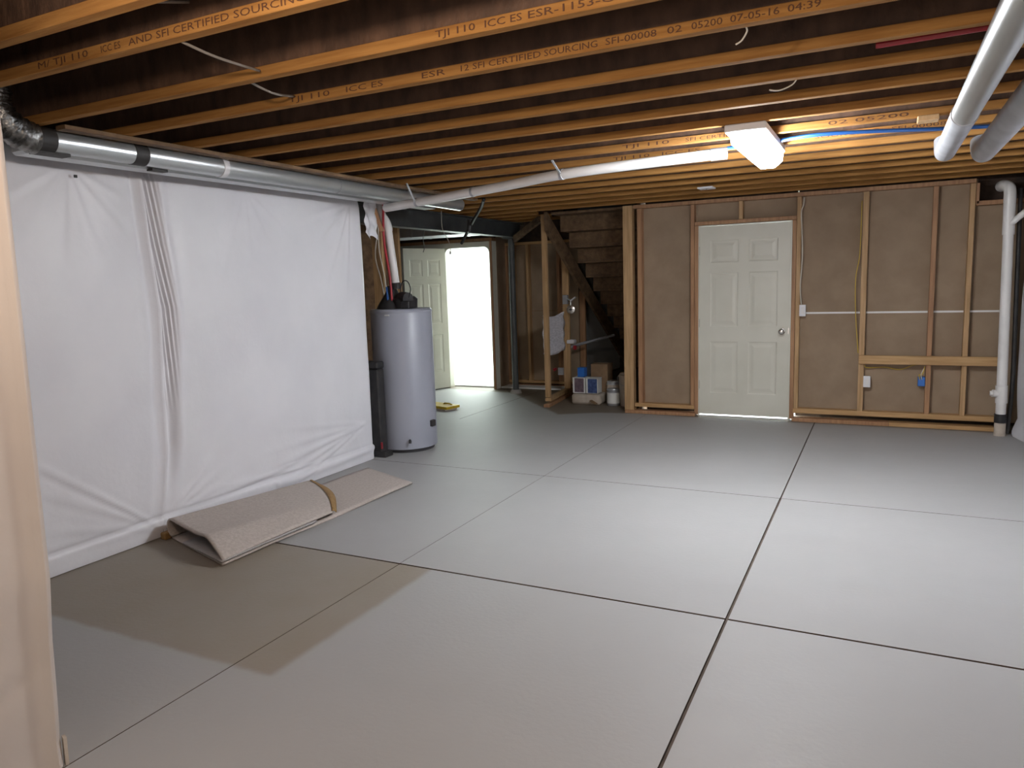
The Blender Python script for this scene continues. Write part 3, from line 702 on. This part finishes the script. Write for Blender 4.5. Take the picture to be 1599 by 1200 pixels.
# long white drain pipe
PW = [(-3.76, 5.22, 2.18), (-3.42, 5.115, 2.185), (-2.95, 5.00, 2.20), (-2.46, 4.90, 2.22), (-1.96, 4.80, 2.245), (-1.315, 4.845, 2.27), (-.98, 4.90, 2.285)]
wp = empty('drain_pipe', (-1.96, 4.80, 2.245), 'long white plastic pipe slung under the joists from the lamp to the water heater corner', 'pipe')
badd(wp, 'pipe_run', tb(smooth_path(PW), .034, 24), M['pvc'], smooth=50)
badd(wp, 'end_cap', tb([(-1.00, 4.895, 2.284), (-.90, 4.915, 2.289)], .039, 24), M['galv_dull'], smooth=50)
for x, y, z in ((-3.36, 5.10, 2.187), (-1.98, 4.802, 2.244)):
    badd(wp, 'pipe_clip', tb([(x-.012, y+.004, z), (x+.012, y-.004, z)], .037, 24), M['galv_dull'], smooth=50)
    badd(wp, 'hanger_strap', beam_between((x, y-.035, z), (x-.03, y-.10, 2.328), .02, .003), M['galv'])
badd(wp, 'pipe_clip', tb([(-2.78, 4.965, 2.207), (-2.76, 4.96, 2.208)], .037, 24), M['galv_dull'], smooth=50)
# blue pex across joists
bp_ = tag(link('blue_water_tube', tb(smooth_path([(-3.1, 5.66, 2.318), (-1.49, 5.08, 2.318), (-.65, 4.86, 2.318), (-.28, 4.80, 2.318), (.48, 5.12, 2.318), (1.2, 5.3, 2.318)]), .011, 10), M['blue'], None, 180), 'long blue water tube under the joists passing behind the lit lamp', 'tube')
# red tube between joists at right
tag(link('red_water_tube', tb([(-.05, 3.23, 2.36), (.9, 3.23, 2.37)], .012, 10), M['red']), 'red water tube tucked between joists beside the upper right duct', 'tube')
# small things on the joists
for k, (lb, P) in enumerate((('upper white cable crossing a joist bay at the upper left', [(-2.00, 1.53, 2.36), (-1.98, 1.60, 2.38), (-1.96, 1.745, 2.42)]),
                             ('thick white cable sagging between joists at the upper left', [(-2.07, 1.80, 2.335), (-2.08, 1.95, 2.325), (-2.13, 2.2, 2.345)]),
                             ('short white cable end poking below a joist above the left wall', [(-2.27, 2.28, 2.345), (-2.28, 2.42, 2.33), (-2.33, 2.6, 2.36)]),
                             ('small curled white wire hanging from a joist at the top right', [(-.43, 2.66, 2.335), (-.43, 2.68, 2.325), (-.45, 2.70, 2.305), (-.47, 2.70, 2.295)]),
                             ('curled white wire hanging from a joist above the lamp', [(-.35, 3.46, 2.335), (-.37, 3.47, 2.315), (-.42, 3.47, 2.30), (-.46, 3.46, 2.305)]))):
    tag(link('loose_cable', tb(smooth_path(P), .005 if k < 3 else .003, 8), M['dull_wire' if k < 3 else 'white_wire'], None, 180), lb, 'cable', 'loose cables')
sd = empty('junction_cover', (-1.46, 6.97, 2.33), 'small flat white square cover fixed under the joists near the cream door', 'junction cover')
badd(sd, 'plate', bx(-1.53, -1.39, 6.90, 7.04, 2.312, 2.327, bev=.004), M['white_pl'])
badd(sd, 'screw', tb([(-1.46, 6.97, 2.306), (-1.46, 6.97, 2.313)], .006, 8), M['chrome'])
ww = empty('wood_offcut', (.22, 4.74, 2.31), 'small pale wood offcut nailed under the joists beside the bright duct', 'wood offcut')
badd(ww, 'offcut', bx(.14, .24, 4.60, 4.70, 2.30, 2.328, bev=.003), M['stud'])
# black gas line near the beam
gp = tag(link('gas_pipe', tb(smooth_path([(-3.35, 6.2, 2.30), (-3.55, 6.5, 2.26), (-3.88, 6.9, 2.16), (-4.12, 7.2, 2.08), (-4.25, 7.3, 1.98)]), .016, 12), M['black'], None, 180), 'black flexible gas line drooping in front of the steel beam', 'pipe')
link('valve_body', tb([(-3.93, 6.95, 2.20), (-3.95, 6.96, 2.08)], .028, 12), M['black'], gp)
for k, (lb, P) in enumerate((('green-grey wire dangling beyond the heater, left of the other one', [(-4.60, 7.08, 2.33), (-4.60, 7.08, 2.14), (-4.63, 7.1, 2.03), (-4.68, 7.2, 1.96), (-4.70, 7.2, 1.90)]),
                             ('pale pull cord dangling beside the open door top', [(-4.36, 7.08, 2.33), (-4.37, 7.1, 2.14), (-4.42, 7.3, 2.02), (-4.40, 7.3, 1.94), (-4.40, 7.3, 1.90)]))):
    c = tag(link('hanging_wire', tb(smooth_path(P), .004, 8), M['white_wire'] if k else M['steel'], None, 180), lb, 'wire')
    if k: link('cord_knob', tb([(-4.40, 7.3, 1.90), (-4.40, 7.3, 1.865)], .012, 10), M['white_pl'], c)
# rectangular duct crossing in front of the doorway
rd = empty('rectangular_duct', (-5.6, 8.3, 2.08), 'flat rectangular metal duct hung across in front of the bright doorway', 'duct')
badd(rd, 'duct_body', bx(-6.9, -4.62, 8.15, 8.62, 2.15, 2.329, bev=.006), M['galv_dull'])
for x in (-6.3, -5.5, -4.9): badd(rd, 'joint_cleat', bx(x, x+.02, 8.145, 8.625, 2.146, 2.314), M['galv'])

# ------------------------------------------------------------------ ceiling lamp (lit)
cl = empty('ceiling_light', (-.69, 4.68, 2.24), 'lit white fluorescent wrap light fixed under the joists', 'ceiling light')
badd(cl, 'housing', bx(-.79, -.575, 4.22, 5.10, 2.285, 2.327, bev=.005), M['white_pl'])
bm = bmesh.new(); P = []
for y in (4.26, 5.08):
    P.append([bm.verts.new((x, y, z)) for x, z in ((-.765, 2.284), (-.76, 2.23), (-.72, 2.192), (-.635, 2.192), (-.59, 2.23), (-.585, 2.284))])
for k in range(5): bm.faces.new((P[0][k], P[0][k+1], P[1][k+1], P[1][k]))
bm.faces.new(P[0][::-1]); bm.faces.new(P[1]); bm.faces.new((P[0][5], P[0][0], P[1][0], P[1][5])); bmesh.ops.recalc_face_normals(bm, faces=bm.faces)
badd(cl, 'diffuser', bm, M['lamp'], 'glowing white diffuser')
# bare bulb behind the camera
blb = empty('bulb_holder', (-1.05, .92, 2.33), 'bare bulb holder under the joists just above the viewpoint', 'lamp')
badd(blb, 'holder', lathe(bmesh.new(), [(.05, 2.327), (.05, 2.31), (.022, 2.29), (.022, 2.26)], -1.05, .92, 20), M['white_pl'], smooth=50)

# ------------------------------------------------------------------ white drain stack at right
ds = empty('drain_stack', (1.03, 7.86, 0), 'white vertical drain stack in the far right corner', 'pipe')
X0, Y0 = .985, 7.86
badd(ds, 'stack_pipe', tb([(1.00, Y0, .19), (X0, Y0, 1.3), (.975, Y0, 2.10)], .041, 28), M['pvc'], smooth=50)
badd(ds, 'top_elbow', tb(smooth_path([(.975, Y0, 2.08), (.975, Y0, 2.16), (.965, Y0+.02, 2.21), (.94, Y0+.09, 2.235), (.93, Y0+.2, 2.24)]), .048, 24), M['pvc'], smooth=50)
badd(ds, 'upper_coupling', tb([(.978, Y0, 1.80), (.976, Y0, 2.08)], .047, 28), M['pvc'], smooth=50)
badd(ds, 'branch_pipe', tb([(.985, Y0-.02, 1.89), (1.16, Y0-.10, 2.06)], .026, 18), M['pvc'], smooth=50)
badd(ds, 'lower_coupling', tb([(1.0, Y0, .30), (.995, Y0, .46)], .048, 28), M['pvc'], smooth=50)
badd(ds, 'cleanout_plug', tb([(.96, Y0-.01, .385), (.925, Y0-.02, .39), (.924, Y0-.02, .39), (.905, Y0-.02, .39)], [.034, .034, .022, .022], 16), M['pvc'], smooth=50)
badd(ds, 'rubber_coupling', tb([(1.0, Y0, .12), (1.0, Y0, .20)], .05, 28), M['black'], 'black rubber coupling', 50)
badd(ds, 'foot_pipe', tb([(1.0, Y0, .0), (1.0, Y0, .125)], .046, 28), M['cream'], smooth=50)
gh = tag(link('black_hose', tb(smooth_path([(1.06, 7.93, 2.2), (1.075, 7.93, 1.2), (1.085, 7.93, .5), (1.07, 7.92, .12), (1.06, 7.91, .01)]), .018, 12), M['black'], None, 180), 'black hose running down behind the white drain stack', 'hose')

# ------------------------------------------------------------------ switch and outlet boxes
def ebox(name, lab, x0, x1, y, z0, z1, m, d=.05, cover=True, open_=False):
    e = empty(name, ((x0+x1)/2, y, z0), lab, 'electrical box', 'electrical boxes on the studs')
    badd(e, 'box_shell', bx(x0, x1, y-.004, y+d, z0, z1, bev=.003), M[m])
    if cover:
        badd(e, 'cover_plate', bx(x0-.004, x1+.004, y-.010, y-.004, z0-.006, z1+.006, bev=.002), M[m])
        badd(e, 'rocker', bx((x0+x1)/2-.014, (x0+x1)/2+.014, y-.014, y-.010, z0+.02, z1-.02, bev=.002), M['pvc'])
    return e
ebox('switch_box', 'white light switch on the stud just right of the cream door', -.744, -.690, 8.06, 1.095, 1.20, 'white_pl')
ebox('outlet_box', 'white outlet cover on a stud below the horizontal blocking', -.134, -.078, 8.06, .385, .485, 'white_pl')
e = ebox('outlet_box', 'open blue plastic outlet box below the horizontal blocking', .338, .399, 8.06, .405, .495, 'blue_box', cover=False)
badd(e, 'wire_tail', tb(smooth_path([(.352, 8.055, .47), (.348, 8.03, .52), (.375, 8.02, .53), (.39, 8.03, .60)]), .004, 8), M['yellow_wire'])
badd(e, 'wire_tail', tb(smooth_path([(.372, 8.055, .47), (.362, 8.02, .525), (.385, 8.03, .58)]), .004, 8), M['white_wire'])
tag(link('yellow_cable', tb(smooth_path([(-.13, 8.10, .60), (-.11, 8.10, .57), (.05, 8.13, .575), (.18, 8.13, .555), (.30, 8.13, .60), (.38, 8.10, .61)]), .004, 8), M['yellow_wire'], None, 180), 'thin yellow cable strung under the horizontal blocking to the blue box', 'cable')
tag(link('white_cable', tb(smooth_path([(-.72, 8.04, 2.27), (-.725, 8.03, 2.2), (-.745, 8.04, 2.12), (-.735, 8.045, 1.9), (-.728, 8.045, 1.7), (-.742, 8.045, 1.4), (-.73, 8.05, 1.21)]), .006, 8), M['white_wire'], None, 180), 'white cable running down the stud beside the cream door to the switch', 'cable')
tag(link('yellow_cable', tb(smooth_path([(-.20, 8.05, 2.2), (-.205, 8.05, 1.7), (-.235, 8.05, 1.45), (-.225, 8.05, 1.1), (-.20, 8.05, .8), (-.192, 8.05, .72)]), .004, 8), M['yellow_wire'], None, 180), 'thin yellowish cable hanging down the stud between the switch and the blocking', 'cable')
ebox('outlet_box', 'small white switch on the stud beside the dark steel column', -4.885, -4.83, 9.75, 1.05, 1.16, 'white_pl')

# ------------------------------------------------------------------ things in the framing under the stairs
fs = empty('fibre_sheet', (-3.86, 8.9, .6), 'pale crumpled sheet hanging between the studs left of the stairs', 'sheet')
bm = bmesh.new(); G = []
for i in range(13):
    row = []
    for k in range(17):
        t = i/12; z = .60+.50*k/16 - .03*math.sin(t*4)
        row.append(bm.verts.new((-3.86+.10*t+.008*math.sin(k*1.3+i), 8.62+.46*t+.012*math.sin(i*1.7+k*.6), z)))
    G.append(row)
for i in range(12):
    for k in range(16): bm.faces.new((G[i][k], G[i+1][k], G[i+1][k+1], G[i][k+1]))
o = badd(fs, 'sheet_body', bm, M['towel'], smooth=180); md = o.modifiers.new('t', 'SOLIDIFY'); md.thickness = .01
po = tag(link('plastic_pipe_offcut', tb([(-3.93, 8.98, .58), (-3.66, 9.3, .665), (-3.30, 9.75, .76)], .020, 14), M['galv_dull'], None, 60), 'grey-white pipe lying level across the studs under the stairs', 'pipe')
link('red_valve', bx(-3.70, -3.66, 9.22, 9.26, .60, .66, bev=.006), M['red'], po)
bxw = empty('white_timer_box', (-3.70, 9.2, .70), 'small white rounded box on the level pipe under the stairs', 'box')
badd(bxw, 'body', bx(-3.755, -3.645, 9.12, 9.22, .690, .745, bev=.012), M['white_pl'])
hb = empty('hose_bib', (-3.68, 9.1, 1.1), 'chrome valve with a round dark mouth mounted between two studs', 'valve')
rg = badd(hb, 'escutcheon', lathe(bmesh.new(), [(.058, 0), (.055, .012), (.026, .018), (.024, .04)], n=24), M['chrome'], smooth=50)
rg.matrix_parent_inverse = Matrix.Identity(4); rg.rotation_euler = (PI/2, 0, .25); rg.location = (.02, -.03, .05)
rg = badd(hb, 'mouth', lathe(bmesh.new(), [(.020, 0), (.020, .004)], n=20), M['black'], smooth=50)
rg.matrix_parent_inverse = Matrix.Identity(4); rg.rotation_euler = (PI/2, 0, .25); rg.location = (.0302, -.0705, .05)
badd(hb, 'lever', beam_between((-3.66, 9.06, 1.26), (-3.58, 9.04, 1.31), .018, .018), M['white_pl'])
badd(hb, 'stem', tb([(-3.665, 9.08, 1.18), (-3.665, 9.08, 1.27), (-3.72, 9.08, 1.30)], .012, 10), M['galv'])
badd(hb, 'bracket', bx(-3.78, -3.71, 9.08, 9.125, 1.22, 1.34, bev=.004), M['galv_dull'])
gb = ebox('outlet_box', 'grey metal box low on the stud under the stairs', -3.875, -3.80, 9.10, .27, .37, 'galv_dull', cover=False, d=.025)
badd(gb, 'red_wire_nut', tb([(-3.89, 9.09, .36), (-3.93, 9.08, .34)], [.014, .022], 10), M['red'])

# storage items on the bare floor beneath the stairs
def carton(name, lab, x0, x1, y0, y1, z0, z1, m, face=None, facem=None):
    e = empty(name, ((x0+x1)/2, (y0+y1)/2, z0), lab, 'box', 'cartons under the stairs')
    badd(e, 'carton_body', bx(x0, x1, y0, y1, z0, z1-.006, bev=.003), M[m])
    badd(e, 'lid_flap', bx(x0-.002, (x0+x1)/2-.002, y0-.002, y1+.002, z1-.006, z1), M[m]); badd(e, 'lid_flap', bx((x0+x1)/2+.002, x1+.002, y0-.002, y1+.002, z1-.006, z1), M[m])
    if face: badd(e, 'printed_panel', bx(face[0], face[1], y0-.003, y0-.0005, face[2], face[3]), M[facem])
    return e
bagm = empty('cloth_bundle', (-3.23, 8.52, 0), 'low pale cloth-covered bundle on the floor beneath the stacked boxes', 'bundle')
bm = bx(-3.42, -3.05, 8.44, 8.72, 0, .128, bev=.02); bmesh.ops.subdivide_edges(bm, edges=bm.edges[:], cuts=3, use_grid_fill=True)
for v in bm.verts: v.co += Vector((.010*noise.noise(v.co*14), .010*noise.noise(v.co*14+Vector((3, 0, 0))), .008*noise.noise(v.co*12+Vector((0, 5, 0))) if v.co.z > .03 else 0))
badd(bagm, 'bundle_body', bm, M['cream'], smooth=60)
badd(bagm, 'loose_flap', beam_between((-3.16, 8.42, .06), (-3.08, 8.40, .02), .05, .01), M['kboard'])
carton('cardboard_box', 'open carton with a purple printed front on the pale bundle', -3.41, -3.25, 8.46, 8.62, .138, .33, 'paper', (-3.385, -3.262, .15, .325), 'purple')
carton('cardboard_box', 'navy blue printed carton beside the purple one', -3.235, -3.085, 8.46, 8.62, .138, .325, 'paper', (-3.21, -3.09, .145, .32), 'navy')
carton('cardboard_box', 'small bright blue carton on top of the purple one', -3.36, -3.27, 8.50, 8.60, .336, .45, 'blue_box')
carton('cardboard_box', 'plain brown carton at the back of the pile under the stairs', -3.27, -3.05, 8.74, 8.94, 0, .47, 'kboard')
def can(name, lab, x, y, r, h, m, lm, cat):
    e = empty(name, (x, y, 0), lab, cat, 'paint cans under the stairs')
    badd(e, 'body', lathe(bmesh.new(), [(r-.004, 0), (r, .004), (r, h-.012), (r+.003, h-.006), (r-.002, h)], x, y, 28), M[m], smooth=50)
    badd(e, 'label_wrap', lathe(bmesh.new(), [(r+.0015, .03), (r+.0015, h-.04)], x, y, 28), M[lm], smooth=50)
    badd(e, 'lid', lathe(bmesh.new(), [(r-.004, h), (r-.006, h+.006), (r-.02, h+.004), (.01, h+.004)], x, y, 28), M['galv'], smooth=50)
    P = [(x+math.cos(t)*(r+.004), y-.012-.03*math.sin(t), h-.03-.05*math.sin(t)) for t in [k*PI/10 for k in range(11)]]
    badd(e, 'handle', tb(P, .0025, 6), M['galv']); return e
can('paint_can', 'small white-labelled paint can on the floor beside the boxes', -2.895, 8.50, .078, .20, 'galv_dull', 'paper', 'can')
can('paint_can', 'taller dull can just behind the white-labelled paint can', -2.955, 8.68, .078, .27, 'galv_dull', 'cream', 'can')
bk = empty('plaster_bucket', (-2.72, 8.50, 0), 'cream plastic bucket standing against the double stud', 'bucket')
badd(bk, 'pail', lathe(bmesh.new(), [(.078, 0), (.082, .005), (.098, .36), (.104, .362), (.104, .38), (.096, .38), (.078, .02)], -2.72, 8.50, 32), M['cream'], smooth=50)
P = [(-2.72+math.cos(t)*.107, 8.50-.02-.10*math.sin(t), .36-.10*math.sin(t)) for t in [k*PI/12 for k in range(13)]]
badd(bk, 'handle', tb(P, .003, 6), M['galv'])
badd(bk, 'rag', bx(-2.80, -2.70, 8.44, 8.54, .375, .41, bev=.014), M['cream'])

# yellow tool on the floor past the heater
yt = empty('yellow_level', (-4.75, 7.78, 0), 'flat yellow tool case lying on the floor beyond the water heater', 'tool')
bm = beam_between((-5.16, 7.78, .034), (-4.66, 7.64, .034), .22, .030); badd(yt, 'case_body', bm, M['yellow'])
bm = beam_between((-5.15, 7.76, .009), (-4.68, 7.62, .009), .20, .018); badd(yt, 'grey_base', bm, M['cream'])
badd(yt, 'handle', tb(smooth_path([(-4.86, 7.74, .046), (-4.83, 7.73, .062), (-4.74, 7.70, .062), (-4.71, 7.695, .046)]), .010, 8), M['yellow'])
